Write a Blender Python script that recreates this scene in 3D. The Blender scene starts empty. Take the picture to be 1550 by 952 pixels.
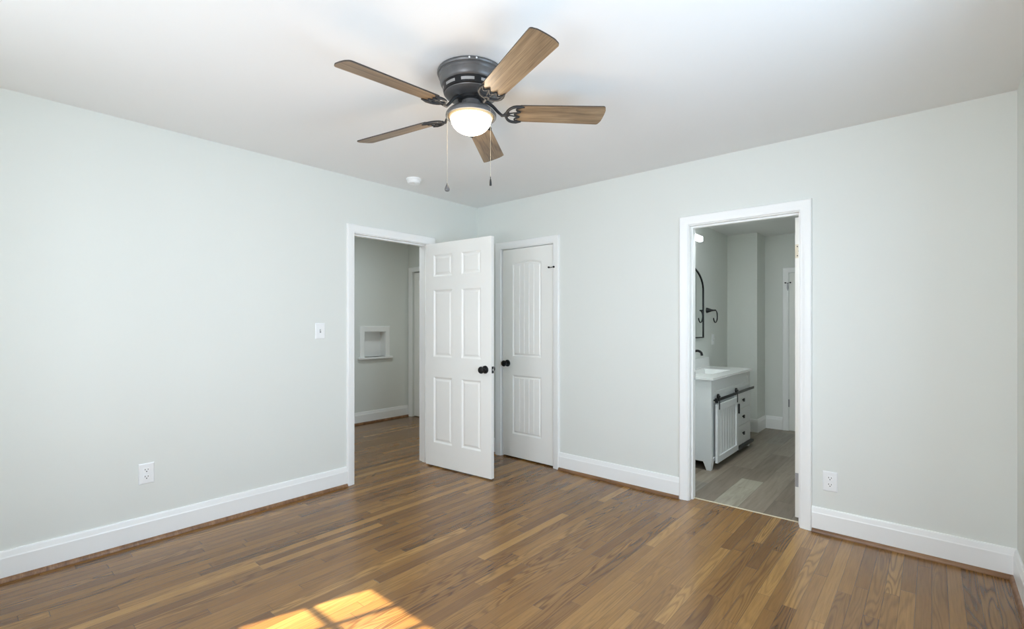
import bpy, bmesh, math, random
from mathutils import Vector, Matrix
PI = math.pi
R = math.radians
random.seed(7)
scene = bpy.context.scene
COL = scene.collection

# ---------------------------------------------------------------- camera
cam_d = bpy.data.cameras.new('camera')
cam = bpy.data.objects.new('camera', cam_d)
COL.objects.link(cam)
cam.location = (3.4907, -3.4913, 1.2832)
cam.rotation_euler = (R(90), 0, R(40.914))
cam_d.sensor_width = 36.0
cam_d.lens = 36.0 * 734.15 / 1550.0
cam_d.shift_y = 13.1 / 1550.0
cam_d.clip_start = 0.02
scene.camera = cam

# ---------------------------------------------------------------- world, lights, exposure
scene.view_settings.view_transform = 'Standard'
scene.view_settings.look = 'None'
scene.view_settings.gamma = 1.0
scene.view_settings.use_curve_mapping = False
scene.view_settings.exposure = 0.06
world = bpy.data.worlds.new('sky')
scene.world = world
world.use_nodes = True
bg = world.node_tree.nodes['Background']
bg.inputs['Color'].default_value = (0.72, 0.86, 1.0, 1)
bg.inputs['Strength'].default_value = 1.5
scene.cycles.max_bounces = 12
scene.cycles.diffuse_bounces = 8
scene.cycles.glossy_bounces = 4
scene.cycles.transparent_max_bounces = 12
scene.cycles.caustics_reflective = False
scene.cycles.caustics_refractive = False
scene.cycles.sample_clamp_indirect = 6.0


def area(name, loc, rot, sx, sy, power, color):
    d = bpy.data.lights.new(name, 'AREA')
    d.shape = 'RECTANGLE'
    d.size, d.size_y = sx, sy
    d.energy = power
    d.color = color
    o = bpy.data.objects.new(name, d)
    o.location = loc
    o.rotation_euler = rot
    COL.objects.link(o)
    return o


# daylight entering by the two bedroom windows (behind the camera)
area('daylight_rear_window', (1.28, -4.20, 1.38), (R(90), 0, 0), 0.90, 1.25, 27, (0.84, 0.91, 1.0))
area('daylight_rear_window_right', (2.66, -4.20, 1.38), (R(90), 0, 0), 0.90, 1.25, 59, (0.87, 0.92, 1.0))
area('daylight_side_window', (4.08, -2.10, 1.30), (R(90), 0, R(90)), 1.45, 1.35, 66, (0.60, 0.79, 1.0))
# added lamps, out of view above the door heads, to brighten bathroom and hall
area('bathroom_fill_light', (2.28, 0.42, 2.33), (0, 0, 0), 0.28, 0.28, 14.5, (0.90, 0.98, 1.0))
area('hall_fill_light', (-0.75, -0.75, 2.43), (0, 0, 0), 0.30, 0.30, 13, (0.90, 0.98, 1.0))

sun_d = bpy.data.lights.new('sun', 'SUN')
sun_d.energy = 28.0
sun_d.angle = R(0.6)
sun_d.color = (1.0, 0.90, 0.68)
sun = bpy.data.objects.new('sun', sun_d)
sun.rotation_euler = Vector((0.31, 1.0, -1.07)).to_track_quat('-Z', 'Y').to_euler()
sun.location = (0, -8, 8)
COL.objects.link(sun)


# ---------------------------------------------------------------- materials
class NT:
    """small helper round a node tree"""

    def __init__(self, name):
        self.m = bpy.data.materials.new(name)
        self.m.use_nodes = True
        self.t = self.m.node_tree
        self.b = self.t.nodes['Principled BSDF']

    def node(self, typ, **kw):
        n = self.t.nodes.new(typ)
        for k, v in kw.items():
            setattr(n, k, v)
        return n

    def link(self, a, b):
        self.t.links.new(a, b)

    def put(self, sock, v):
        if isinstance(v, bpy.types.NodeSocket):
            self.link(v, sock)
        else:
            sock.default_value = v

    def math(self, op, a, b=None, c=None):
        n = self.node('ShaderNodeMath', operation=op)
        self.put(n.inputs[0], a)
        if b is not None:
            self.put(n.inputs[1], b)
        if c is not None:
            self.put(n.inputs[2], c)
        return n.outputs[0]

    def xyz(self, x, y, z):
        n = self.node('ShaderNodeCombineXYZ')
        for i, v in enumerate((x, y, z)):
            self.put(n.inputs[i], v)
        return n.outputs[0]

    def coords(self):
        tc = self.node('ShaderNodeTexCoord')
        s = self.node('ShaderNodeSeparateXYZ')
        self.link(tc.outputs['Object'], s.inputs[0])
        return tc.outputs['Object'], s.outputs[0], s.outputs[1], s.outputs[2]

    def noise(self, vec, scale, detail=2.0, rough=0.5, dist=0.0):
        n = self.node('ShaderNodeTexNoise')
        self.link(vec, n.inputs['Vector'])
        n.inputs['Scale'].default_value = scale
        n.inputs['Detail'].default_value = detail
        n.inputs['Roughness'].default_value = rough
        n.inputs['Distortion'].default_value = dist
        return n.outputs['Fac']

    def white(self, vec):
        n = self.node('ShaderNodeTexWhiteNoise', noise_dimensions='3D')
        self.link(vec, n.inputs['Vector'])
        return n.outputs['Value'], n.outputs['Color']

    def ramp(self, fac, stops):
        n = self.node('ShaderNodeValToRGB')
        e = n.color_ramp.elements
        while len(e) < len(stops):
            e.new(0.5)
        for el, (p, c) in zip(e, stops):
            el.position = p
            el.color = (*c, 1)
        self.link(fac, n.inputs[0])
        return n.outputs[0]

    def mix(self, fac, a, b, mode='MIX'):
        n = self.node('ShaderNodeMix', data_type='RGBA', blend_type=mode)
        self.put(n.inputs[0], fac)
        for s, v in ((n.inputs[6], a), (n.inputs[7], b)):
            if isinstance(v, tuple):
                v = (*v, 1)
            self.put(s, v)
        return n.outputs[2]

    def bump(self, h, strength, dist=0.001):
        n = self.node('ShaderNodeBump')
        n.inputs['Strength'].default_value = strength
        n.inputs['Distance'].default_value = dist
        self.link(h, n.inputs['Height'])
        self.link(n.outputs[0], self.b.inputs['Normal'])

    def rough(self, v):
        self.put(self.b.inputs['Roughness'], v)

    def color(self, v):
        if isinstance(v, tuple):
            v = (*v, 1)
        self.put(self.b.inputs['Base Color'], v)


def paint(name, col, rough=0.6, bump=0.05, scale=220.0, var=0.02):
    n = NT(name)
    v, x, y, z = n.coords()
    f = n.noise(v, 3.0, 2.0)
    n.color(n.mix(f, tuple(c * (1 - var) for c in col), tuple(min(1, c * (1 + var)) for c in col)))
    n.rough(rough)
    if bump:
        n.bump(n.noise(v, scale, 2.0), bump, 0.0008)
    return n.m


def metal(name, col, rough=0.4, metallic=0.9, grain=0.0):
    n = NT(name)
    v, x, y, z = n.coords()
    f = n.noise(v, 60.0, 3.0)
    n.color(n.mix(f, tuple(c * 0.9 for c in col), tuple(c * 1.1 for c in col)))
    n.b.inputs['Metallic'].default_value = metallic
    n.rough(n.math('MULTIPLY_ADD', f, 0.12, rough - 0.06))
    return n.m


def oak_floor():
    n = NT('oak_strip_floor')
    v, x, y, z = n.coords()
    W, L = 0.0572, 0.95
    xs = n.math('DIVIDE', x, W)
    row = n.math('FLOOR', xs)
    fx = n.math('FRACT', xs)
    r1, _ = n.white(n.xyz(row, 3.7, 1.3))
    r2, _ = n.white(n.xyz(row, 8.1, 5.9))
    ln = n.math('MULTIPLY_ADD', r2, 0.5, 0.75)
    ys = n.math('ADD', n.math('DIVIDE', n.math('DIVIDE', y, L), ln), n.math('MULTIPLY', r1, 17.0))
    cell = n.math('FLOOR', ys)
    fy = n.math('FRACT', ys)
    val, vcol = n.white(n.xyz(row, cell, 2.0))
    sep = n.node('ShaderNodeSeparateXYZ')
    n.link(vcol, sep.inputs[0])
    ra, rb, rc = sep.outputs
    base = n.ramp(val, [(0.0, (0.165, 0.076, 0.021)), (0.22, (0.222, 0.106, 0.027)),
                        (0.75, (0.275, 0.138, 0.036)), (0.93, (0.330, 0.174, 0.048)), (1.0, (0.40, 0.220, 0.064))])
    # long fine pores
    g1 = n.noise(n.xyz(n.math('MULTIPLY_ADD', x, 150.0, n.math('MULTIPLY', ra, 90.0)), n.math('MULTIPLY', y, 5.0), rb), 1.0, 4.0, 0.65)
    # cathedral rings
    gx = n.math('MULTIPLY_ADD', x, 13.0, n.math('MULTIPLY', rb, 40.0))
    gy = n.math('MULTIPLY_ADD', y, 1.05, n.math('MULTIPLY', ra, 40.0))
    g2 = n.noise(n.xyz(gx, gy, rc), 1.0, 1.5, 0.45)
    rings = n.math('SINE', n.math('MULTIPLY', g2, 95.0))
    rings = n.math('POWER', n.math('MULTIPLY_ADD', rings, 0.5, 0.5), 2.2)
    ringamt = n.math('MULTIPLY', n.math('POWER', rc, 1.5), 0.9)
    c = n.mix(n.math('MULTIPLY', rings, ringamt), base, n.mix(1.0, base, (0.42, 0.36, 0.32), 'MULTIPLY'))
    dark = n.math('MULTIPLY', n.math('SUBTRACT', g1, 0.42), 2.4)
    dk = n.node('ShaderNodeClamp')
    n.link(dark, dk.inputs[0])
    c = n.mix(n.math('MULTIPLY', dk.outputs[0], 0.65), c, n.mix(1.0, c, (0.45, 0.40, 0.36), 'MULTIPLY'))
    blot = n.noise(n.xyz(n.math('MULTIPLY', x, 3.0), n.math('MULTIPLY', y, 1.4), 0.0), 1.0, 3.0)
    c = n.mix(n.math('MULTIPLY', blot, 0.35), c, n.mix(1.0, c, (0.72, 0.66, 0.6), 'MULTIPLY'))
    # seams
    ex = n.math('MINIMUM', fx, n.math('SUBTRACT', 1.0, fx))
    seam = n.math('MAXIMUM', n.math('LESS_THAN', ex, 0.016), n.math('LESS_THAN', fy, 0.0022))
    c = n.mix(n.math('MULTIPLY', seam, 0.6), c, (0.03, 0.016, 0.008))
    n.color(c)
    n.rough(n.math('MULTIPLY_ADD', g1, 0.10, 0.19))
    n.b.inputs['Specular IOR Level'].default_value = 0.75
    h = n.math('SUBTRACT', n.math('MULTIPLY', n.math('ADD', g1, n.math('MULTIPLY', val, 0.4)), 0.25), seam)
    n.bump(h, 0.16, 0.0006)
    return n.m


def vinyl_floor():
    n = NT('grey_plank_vinyl')
    v, x, y, z = n.coords()
    W, L = 0.165, 1.22
    xs = n.math('ADD', n.math('DIVIDE', x, W), 0.07)
    row = n.math('FLOOR', xs)
    fx = n.math('FRACT', xs)
    r1, _ = n.white(n.xyz(row, 1.7, 4.4))
    ys = n.math('ADD', n.math('DIVIDE', y, L), n.math('MULTIPLY', r1, 9.0))
    cell = n.math('FLOOR', ys)
    fy = n.math('FRACT', ys)
    val, vcol = n.white(n.xyz(row, cell, 6.0))
    sep = n.node('ShaderNodeSeparateXYZ')
    n.link(vcol, sep.inputs[0])
    base = n.ramp(val, [(0.0, (0.215, 0.172, 0.133)), (0.5, (0.30, 0.25, 0.195)), (1.0, (0.37, 0.315, 0.25))])
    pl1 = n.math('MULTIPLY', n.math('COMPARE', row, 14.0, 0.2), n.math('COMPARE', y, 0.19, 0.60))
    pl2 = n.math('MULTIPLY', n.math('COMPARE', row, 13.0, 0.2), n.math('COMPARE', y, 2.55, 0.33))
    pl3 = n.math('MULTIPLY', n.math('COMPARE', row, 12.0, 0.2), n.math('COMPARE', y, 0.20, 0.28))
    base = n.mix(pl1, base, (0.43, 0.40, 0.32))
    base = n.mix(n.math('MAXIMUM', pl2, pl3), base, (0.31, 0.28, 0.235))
    g = n.noise(n.xyz(n.math('MULTIPLY_ADD', x, 26.0, n.math('MULTIPLY', sep.outputs[0], 60.0)), n.math('MULTIPLY', y, 2.2), 0.0), 1.0, 5.0, 0.62, 0.6)
    gc = n.math('POWER', g, 1.6)
    c = n.mix(n.math('MULTIPLY', gc, 1.5), base, n.mix(1.0, base, (0.45, 0.42, 0.39), 'MULTIPLY'))
    ex = n.math('MINIMUM', fx, n.math('SUBTRACT', 1.0, fx))
    seam = n.math('MAXIMUM', n.math('LESS_THAN', ex, 0.008), n.math('LESS_THAN', fy, 0.0015))
    n.color(n.mix(n.math('MULTIPLY', seam, 0.6), c, (0.05, 0.04, 0.035)))
    n.rough(0.42)
    n.bump(n.math('SUBTRACT', g, seam), 0.12, 0.0006)
    return n.m


def wood(name, dark, mid, light, axis='x', rough=0.45):
    n = NT(name)
    v, x, y, z = n.coords()
    a, b, c_ = {'x': (x, y, z), 'y': (y, x, z), 'z': (z, x, y)}[axis]
    oi = n.node('ShaderNodeObjectInfo')
    rnd = n.math('MULTIPLY', oi.outputs['Random'], 30.0)
    f1 = n.noise(n.xyz(n.math('MULTIPLY', a, 6.0), n.math('MULTIPLY_ADD', b, 170.0, rnd), n.math('MULTIPLY', c_, 60.0)), 1.0, 4.0, 0.6)
    f2 = n.noise(n.xyz(n.math('MULTIPLY_ADD', a, 3.2, rnd), n.math('MULTIPLY', b, 24.0), c_), 1.0, 3.0, 0.5, 0.4)
    c = n.ramp(n.math('MULTIPLY_ADD', f1, 0.45, n.math('MULTIPLY', f2, 0.55)), [(0.37, dark), (0.5, mid), (0.64, light)])
    n.color(c)
    n.rough(rough)
    n.bump(f1, 0.1, 0.0004)
    return n.m


def glow(name, col, strength):
    n = NT(name)
    v, x, y, z = n.coords()
    n.color((0.9, 0.88, 0.84))
    n.b.inputs['Emission Color'].default_value = (*col, 1)
    n.b.inputs['Emission Strength'].default_value = strength
    n.rough(n.math('MULTIPLY_ADD', n.noise(v, 40.0), 0.05, 0.25))
    return n.m


def pane_glass():
    n = NT('window_glass')
    t = n.t
    tr = t.nodes.new('ShaderNodeBsdfTransparent')
    gl = t.nodes.new('ShaderNodeBsdfGlossy')
    gl.inputs['Roughness'].default_value = 0.02
    mx = t.nodes.new('ShaderNodeMixShader')
    mx.inputs[0].default_value = 0.05
    t.links.new(tr.outputs[0], mx.inputs[1])
    t.links.new(gl.outputs[0], mx.inputs[2])
    t.links.new(mx.outputs[0], t.nodes['Material Output'].inputs[0])
    return n.m


M = {
    'wall': paint('wall_paint', (0.715, 0.738, 0.703), 0.62, 0.06, 260.0, 0.008),
    'ceiling': paint('ceiling_paint', (0.80, 0.805, 0.80), 0.75, 0.06, 180.0, 0.008),
    'trim': paint('trim_paint', (0.86, 0.87, 0.86), 0.33, 0.03, 120.0, 0.008),
    'door': paint('door_paint', (0.85, 0.85, 0.815), 0.36, 0.03, 140.0, 0.008),
    'oak': oak_floor(),
    'vinyl': vinyl_floor(),
    'shoe': wood('oak_shoe_stain', (0.13, 0.060, 0.025), (0.21, 0.105, 0.045), (0.30, 0.165, 0.08), 'x', 0.35),
    'cream': paint('cream_strip', (0.62, 0.56, 0.42), 0.5, 0.2, 300.0, 0.15),
    'black': metal('matte_black', (0.012, 0.012, 0.013), 0.38, 0.5),
    'steel': metal('brushed_steel', (0.55, 0.55, 0.54), 0.35, 1.0),
    'grey_steel': metal('grey_hinge_metal', (0.32, 0.32, 0.33), 0.45, 0.8),
    'gun': metal('gunmetal_enamel', (0.120, 0.120, 0.121), 0.38, 0.35),
    'darkgun': metal('dark_bracket_bronze', (0.015, 0.015, 0.016), 0.65, 0.1),
    'slot': metal('slot_metal', (0.34, 0.34, 0.34), 0.5, 0.6),
    'tan': paint('lamplit_rim_tan', (0.72, 0.50, 0.26), 0.45, 0.02, 80.0, 0.03),  # lamp's yellow light on the ring's inside, put into the colour
    'blade': wood('fan_blade_oak', (0.115, 0.072, 0.040), (0.225, 0.150, 0.084), (0.33, 0.230, 0.132), 'x', 0.42),
    'blade_edge': paint('blade_edge_brown', (0.035, 0.025, 0.019), 0.5, 0.05, 200.0, 0.1),
    'globe': glow('lit_frosted_globe', (1.0, 0.93, 0.82), 7.0),
    'ledbar': glow('lit_vanity_diffuser', (0.93, 0.97, 1.0), 5.0),
    'plastic': paint('white_plastic', (0.86, 0.87, 0.87), 0.3, 0.0, 100.0, 0.005),
    'plate': paint('white_plate', (0.83, 0.845, 0.85), 0.35, 0.0, 100.0, 0.005),
    'hole': paint('dark_slot', (0.05, 0.05, 0.055), 0.6, 0.0, 100.0, 0.05),
    'almond': paint('painted_over_hinge', (0.72, 0.66, 0.52), 0.45, 0.1, 200.0, 0.06),
    'chain': metal('beaded_chain', (0.50, 0.44, 0.33), 0.35, 0.8),
    'vanity': paint('vanity_grey_white', (0.76, 0.775, 0.775), 0.4, 0.02, 150.0, 0.008),
    'quartz': paint('white_counter', (0.84, 0.85, 0.84), 0.16, 0.0, 90.0, 0.02),
    'glass': pane_glass(),
}
_mm = NT('mirror_silver')
_v = _mm.coords()[0]
_mm.color((0.86, 0.90, 0.89))
_mm.b.inputs['Metallic'].default_value = 1.0
_mm.rough(_mm.math('MULTIPLY', _mm.noise(_v, 20.0), 0.02))
M['mirror'] = _mm.m


# ---------------------------------------------------------------- mesh helpers
class MB:
    def __init__(self):
        self.bm = bmesh.new()

    def box(self, x0, x1, y0, y1, z0, z1, bev=0.0, seg=2):
        r = bmesh.ops.create_cube(self.bm, size=1.0)
        vs = r['verts']
        for v in vs:
            v.co = Vector(((x0 + x1) / 2 + v.co.x * (x1 - x0), (y0 + y1) / 2 + v.co.y * (y1 - y0), (z0 + z1) / 2 + v.co.z * (z1 - z0)))
        if bev:
            es = list({e for v in vs for e in v.link_edges})
            bmesh.ops.bevel(self.bm, geom=es, offset=bev, segments=seg, profile=0.6, affect='EDGES')
        return self

    def face(self, pts):
        vs = [self.bm.verts.new(p) for p in pts]
        return self.bm.faces.new(vs)

    def loft(self, rings, closed=True, cap0=False, cap1=False):
        """rings: lists of points with the same count"""
        vr = [[self.bm.verts.new(p) for p in r] for r in rings]
        n = len(vr[0])
        for a, b in zip(vr, vr[1:]):
            for i in range(n if closed else n - 1):
                j = (i + 1) % n
                self.bm.faces.new((a[i], a[j], b[j], b[i]))
        if cap0:
            self.bm.faces.new(list(reversed(vr[0])))
        if cap1:
            self.bm.faces.new(vr[-1])
        return self

    def lathe(self, prof, seg=40, M4=None, cap=True):
        """prof: (r, z) pairs, turned about z"""
        rings = []
        for r, z in prof:
            ring = [Vector((max(r, 1e-5) * math.cos(2 * PI * i / seg), max(r, 1e-5) * math.sin(2 * PI * i / seg), z)) for i in range(seg)]
            if M4:
                ring = [M4 @ p for p in ring]
            rings.append(ring)
        return self.loft(rings, True, cap, cap)

    def tube(self, pts, rad, seg=8, caps=True):
        pts = [Vector(p) for p in pts]
        rads = rad if isinstance(rad, (list, tuple)) else [rad] * len(pts)
        rings = []
        ref = None
        for i, p in enumerate(pts):
            d = (pts[min(i + 1, len(pts) - 1)] - pts[max(i - 1, 0)]).normalized()
            if ref is None:
                ref = Vector((0, 0, 1)) if abs(d.z) < 0.9 else Vector((1, 0, 0))
            a = d.cross(ref).normalized()
            ref = a.cross(d).normalized()
            rings.append([p + rads[i] * (math.cos(2 * PI * k / seg) * a + math.sin(2 * PI * k / seg) * ref) for k in range(seg)])
        return self.loft(rings, True, caps, caps)

    def prism(self, outline, z0, z1, M4=None):
        """outline in (x, y), extruded along z"""
        a = [Vector((x, y, z0)) for x, y in outline]
        b = [Vector((x, y, z1)) for x, y in outline]
        if M4:
            a = [M4 @ p for p in a]
            b = [M4 @ p for p in b]
        return self.loft([a, b], True, True, True)

    def build(self, name, mat, parent=None, smooth=None):
        bm = self.bm
        bmesh.ops.recalc_face_normals(bm, faces=bm.faces)
        me = bpy.data.meshes.new(name)
        bm.to_mesh(me)
        bm.free()
        me.materials.append(M[mat] if isinstance(mat, str) else mat)
        o = bpy.data.objects.new(name, me)
        COL.objects.link(o)
        if parent is not None:
            o.parent = parent
        if smooth:
            for p in me.polygons:
                p.use_smooth = True
            try:
                me.set_sharp_from_angle(angle=R(smooth))
            except Exception:
                pass
        return o


def tag(o, label, cat, group=None):
    o['label'] = label
    o['category'] = cat
    if group:
        o['group'] = group
    return o


def struct(o, label=None, cat=None):
    o['kind'] = 'structure'
    if label:
        tag(o, label, cat)
    return o


def empty(name, loc=(0, 0, 0), rot=(0, 0, 0)):
    o = bpy.data.objects.new(name, None)
    o.empty_display_size = 0.1
    o.location = loc
    o.rotation_euler = rot
    COL.objects.link(o)
    return o


# ================================================================ ROOM SHELL
H = 2.45            # bedroom and hall ceiling
HB = 2.35           # bathroom ceiling
XR = 3.812          # right wall
YR = -3.95          # rear wall
TA, TB = 0.13, 0.115
DA = (-1.387, -0.632, 2.002)      # hall doorway: y0, y1, head
DC = (0.331, 0.949, 1.992)        # closet doorway: x0, x1, head
DB = (2.163, 2.857, 1.986)        # bathroom doorway
J = 0.016                         # jamb board thickness
BX, BY = 1.60, 2.70               # bathroom left wall face, face of the projecting wall
BXR, BYF = 3.45, 3.05             # bathroom right wall face, far wall face
HX, HY = -2.0, 0.65               # hall far wall face, hall end wall face

# floors
m = MB()
m.box(-2.2, XR + 0.12, YR - 0.12, 0.072, -0.06, 0.0)
m.box(-2.2, 1.49, 0.072, 0.76, -0.06, 0.0)
struct(m.build('floor', 'oak'), 'glossy brown oak strip floor of the bedroom and hall', 'floor')
m = MB().box(1.49, 3.56, 0.086, 3.16, -0.06, 0.0)
struct(m.build('floor_bathroom', 'vinyl'), 'greyish brown plank floor of the bathroom', 'floor')
m = MB().box(2.05, 2.97, 0.072, 0.086, -0.03, 0.003, 0.001)
struct(m.build('trim_1', 'cream'), 'thin cream strip across the bathroom doorway floor', 'trim')

# ceilings
m = MB().box(-2.2, XR + 0.12, YR - 0.12, 0.76, H, H + 0.1)
struct(m.build('ceiling', 'ceiling'), 'plain white ceiling the fan hangs from', 'ceiling')
m = MB().box(1.49, 3.56, TB, 3.16, HB, HB + 0.1)
struct(m.build('ceiling_bathroom', 'ceiling'), 'lower plain ceiling of the bathroom', 'ceiling')

# left wall with the hall doorway; runs on behind the closet
m = MB()
m.box(-TA, 0, YR, DA[0] - J, 0, H)
m.box(-TA, 0, DA[1] + J, 0.65, 0, H)
m.box(-TA, 0, DA[0] - J, DA[1] + J, DA[2] + J, H)
struct(m.build('wall_left', 'wall'), 'pale grey wall on the left with the hall doorway', 'wall')
# back wall with the closet and bathroom doorways
m = MB()
m.box(0, DC[0] - J, 0, TB, 0, H)
m.box(DC[0] - J, DC[1] + J, 0, TB, DC[2] + J, H)
m.box(DC[1] + J, DB[0] - J, 0, TB, 0, H)
m.box(DB[0] - J, DB[1] + J, 0, TB, DB[2] + J, H)
m.box(DB[1] + J, XR, 0, TB, 0, H)
struct(m.build('wall_back', 'wall'), 'pale grey wall holding the closet door and the bathroom doorway', 'wall')
# right wall with a window opening (outside the picture)
WC = (-2.80, -1.40, 0.65, 1.95)
m = MB()
m.box(XR, XR + 0.12, YR, WC[0], 0, H)
m.box(XR, XR + 0.12, WC[1], TB, 0, H)
m.box(XR, XR + 0.12, WC[0], WC[1], 0, WC[2])
m.box(XR, XR + 0.12, WC[0], WC[1], WC[3], H)
struct(m.build('wall_right', 'wall'), 'narrow sliver of wall at the far right', 'wall')
# rear wall with a window opening (behind the camera)
WD = (0.83, 1.732, 0.740, 2.030)
WE = (2.21, 3.112, 0.740, 2.030)
m = MB()
m.box(-TA, WD[0], YR - 0.12, YR, 0, H)
m.box(WD[1], WE[0], YR - 0.12, YR, 0, H)
m.box(WE[1], XR + 0.12, YR - 0.12, YR, 0, H)
for w_ in (WD, WE):
    m.box(w_[0], w_[1], YR - 0.12, YR, 0, w_[2])
    m.box(w_[0], w_[1], YR - 0.12, YR, w_[3], H)
struct(m.build('wall_rear', 'wall'), 'wall behind the camera with two paned windows', 'wall')
# hall
NX0, NX1, NZ0, NZ1 = -0.044, 0.273, 0.845, 1.172      # niche opening along y
m = MB()
m.box(HX - 0.13, HX, -3.2, NX0, 0, H)
m.box(HX - 0.13, HX, NX1, 0.75, 0, H)
m.box(HX - 0.13, HX, NX0, NX1, 0, NZ0)
m.box(HX - 0.13, HX, NX0, NX1, NZ1, H)
struct(m.build('wall_hall', 'wall'), 'grey hall wall with the recessed niche', 'wall')
m = MB()
m.box(HX, -1.915, HY, HY + 0.1, 0, H)
m.box(-1.12, 1.49, HY, HY + 0.1, 0, H)
m.box(-1.915, -1.12, HY, HY + 0.1, 1.99, H)
m.box(-1.915, -1.12, HY + 0.1, HY + 0.11, 0, 2.1)
struct(m.build('wall_hall_end', 'wall'), 'hall end wall with a door, seen past the doorway', 'wall')
m = MB().box(HX - 0.13, -TA, -3.2, -3.1, 0, H)
struct(m.build('wall_hall_near', 'wall'), 'near end wall of the hall, hidden by the bedroom wall', 'wall')
# bathroom
m = MB().box(BX - 0.11, BX, TB, BYF + 0.1, 0, H)
struct(m.build('wall_bathroom_left', 'wall'), 'bathroom wall behind the mirror and vanity', 'wall')
m = MB()
m.box(BX, 1.935, BY, BYF + 0.1, 0, HB)
struct(m.build('wall_bathroom_projection', 'wall'), 'projecting wall block at the back of the bathroom beside the vanity', 'wall')
m = MB().box(1.935, BXR + 0.1, BYF, BYF + 0.1, 0, HB)
struct(m.build('wall_bathroom_far', 'wall'), 'far bathroom wall with a white door', 'wall')
m = MB().box(BXR, BXR + 0.1, TB, BYF, 0, HB)
struct(m.build('wall_bathroom_right', 'wall'), 'bathroom wall on the hidden right side', 'wall')


# ---------------------------------------------------------------- windows (out of frame; daylight and sun come through them)
def window(name, axis, a0, a1, z0, z1, pos, inward, cols, rows, label):
    """axis 'x': window in a wall of constant y; 'y': of constant x"""
    def bx(mb, u0, u1, d0, d1, zz0, zz1):
        lo, hi = sorted((pos + d0 * inward, pos + d1 * inward))
        if axis == 'x':
            mb.box(u0, u1, lo, hi, zz0, zz1)
        else:
            mb.box(lo, hi, u0, u1, zz0, zz1)
    f = MB()
    t = 0.035
    bx(f, a0, a0 + t, -0.03, 0.02, z0, z1)
    bx(f, a1 - t, a1, -0.03, 0.02, z0, z1)
    bx(f, a0 + t, a1 - t, -0.03, 0.02, z0, z0 + t)
    bx(f, a0 + t, a1 - t, -0.03, 0.02, z1 - t, z1)
    fr = f.build(name, 'trim')
    struct(fr, label, 'window')
    w, h = (a1 - a0 - 2 * t), (z1 - z0 - 2 * t)
    g = MB()
    for i in range(1, cols):
        u = a0 + t + w * i / cols
        bx(g, u - 0.011, u + 0.011, -0.015, 0.005, z0 + t, z1 - t)
    for k in range(1, rows):
        zz = z0 + t + h * k / rows
        bx(g, a0 + t, a1 - t, -0.015, 0.005, zz - 0.011, zz + 0.011)
    g.build('muntin_grid', 'trim', fr)
    p = MB()
    bx(p, a0 + t, a1 - t, -0.008, -0.004, z0 + t, z1 - t)
    p.build('pane', 'glass', fr)
    return fr


window('window_1', 'x', WD[0], WD[1], WD[2], WD[3], YR - 0.06, 1, 4, 4, 'paned white window in the wall behind the camera')
window('window_3', 'x', WE[0], WE[1], WE[2], WE[3], YR - 0.06, 1, 4, 4, 'second paned white window in the wall behind the camera')
window('window_2', 'y', WC[0], WC[1], WC[2], WC[3], XR + 0.06, -1, 4, 4, 'paned white window in the right wall beyond the frame')


# ---------------------------------------------------------------- casings, jambs, baseboards
CPROF = [(0.0, 0.0), (0.0, 0.009), (0.004, 0.012), (0.020, 0.013), (0.026, 0.016), (0.050, 0.018), (0.058, 0.019), (0.063, 0.016), (0.065, 0.010), (0.065, 0.0)]


def casing_mesh(mb, P, a0, a1, head):
    """P(u, out, z) -> world point; u along the wall, out away from it"""
    rings = []
    for w, t in CPROF:
        rings.append([P(a0 - w, t, 0.0), P(a0 - w, t, head + w), P(a1 + w, t, head + w), P(a1 + w, t, 0.0)])
    mb.loft(rings, closed=False)
    for q in (0, 3):
        mb.face([r[q] for r in rings])


def doorframe(name, P, a0, a1, head, depth, stop, rev=0.005, back=True, label='', hook=None):
    """jambs, stops and casings round one doorway; P(u, out, z), out>0 towards the bedroom"""
    c = MB()
    casing_mesh(c, P, a0 - rev, a1 + rev, head + rev)
    root = c.build(name, 'trim', smooth=25)
    struct(root, label, 'door frame')
    j = MB()

    def bx(u0, u1, d0, d1, z0, z1, mb):
        pts = [P(u, d, z) for u in (u0, u1) for d in (d0, d1) for z in (z0, z1)]
        xs, ys, zs = zip(*pts)
        mb.box(min(xs), max(xs), min(ys), max(ys), min(zs), max(zs))
    bx(a0 - J, a0, -depth, 0, 0, head + J, j)
    bx(a1, a1 + J, -depth, 0, 0, head + J, j)
    bx(a0, a1, -depth, 0, head, head + J, j)
    j.build('jamb', 'trim', root)
    s = MB()
    d0, d1 = stop
    bx(a0, a0 + 0.011, d0, d1, 0, head, s)
    bx(a1 - 0.011, a1, d0, d1, 0, head, s)
    bx(a0 + 0.011, a1 - 0.011, d0, d1, head - 0.011, head, s)
    s.build('door_stop', 'trim', root)
    if back:
        c = MB()
        casing_mesh(c, lambda u, o, z: P(u, -depth - o, z), a0 - rev, a1 + rev, head + rev)
        c.build('rear_casing', 'trim', root, smooth=25)
    return root


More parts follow.
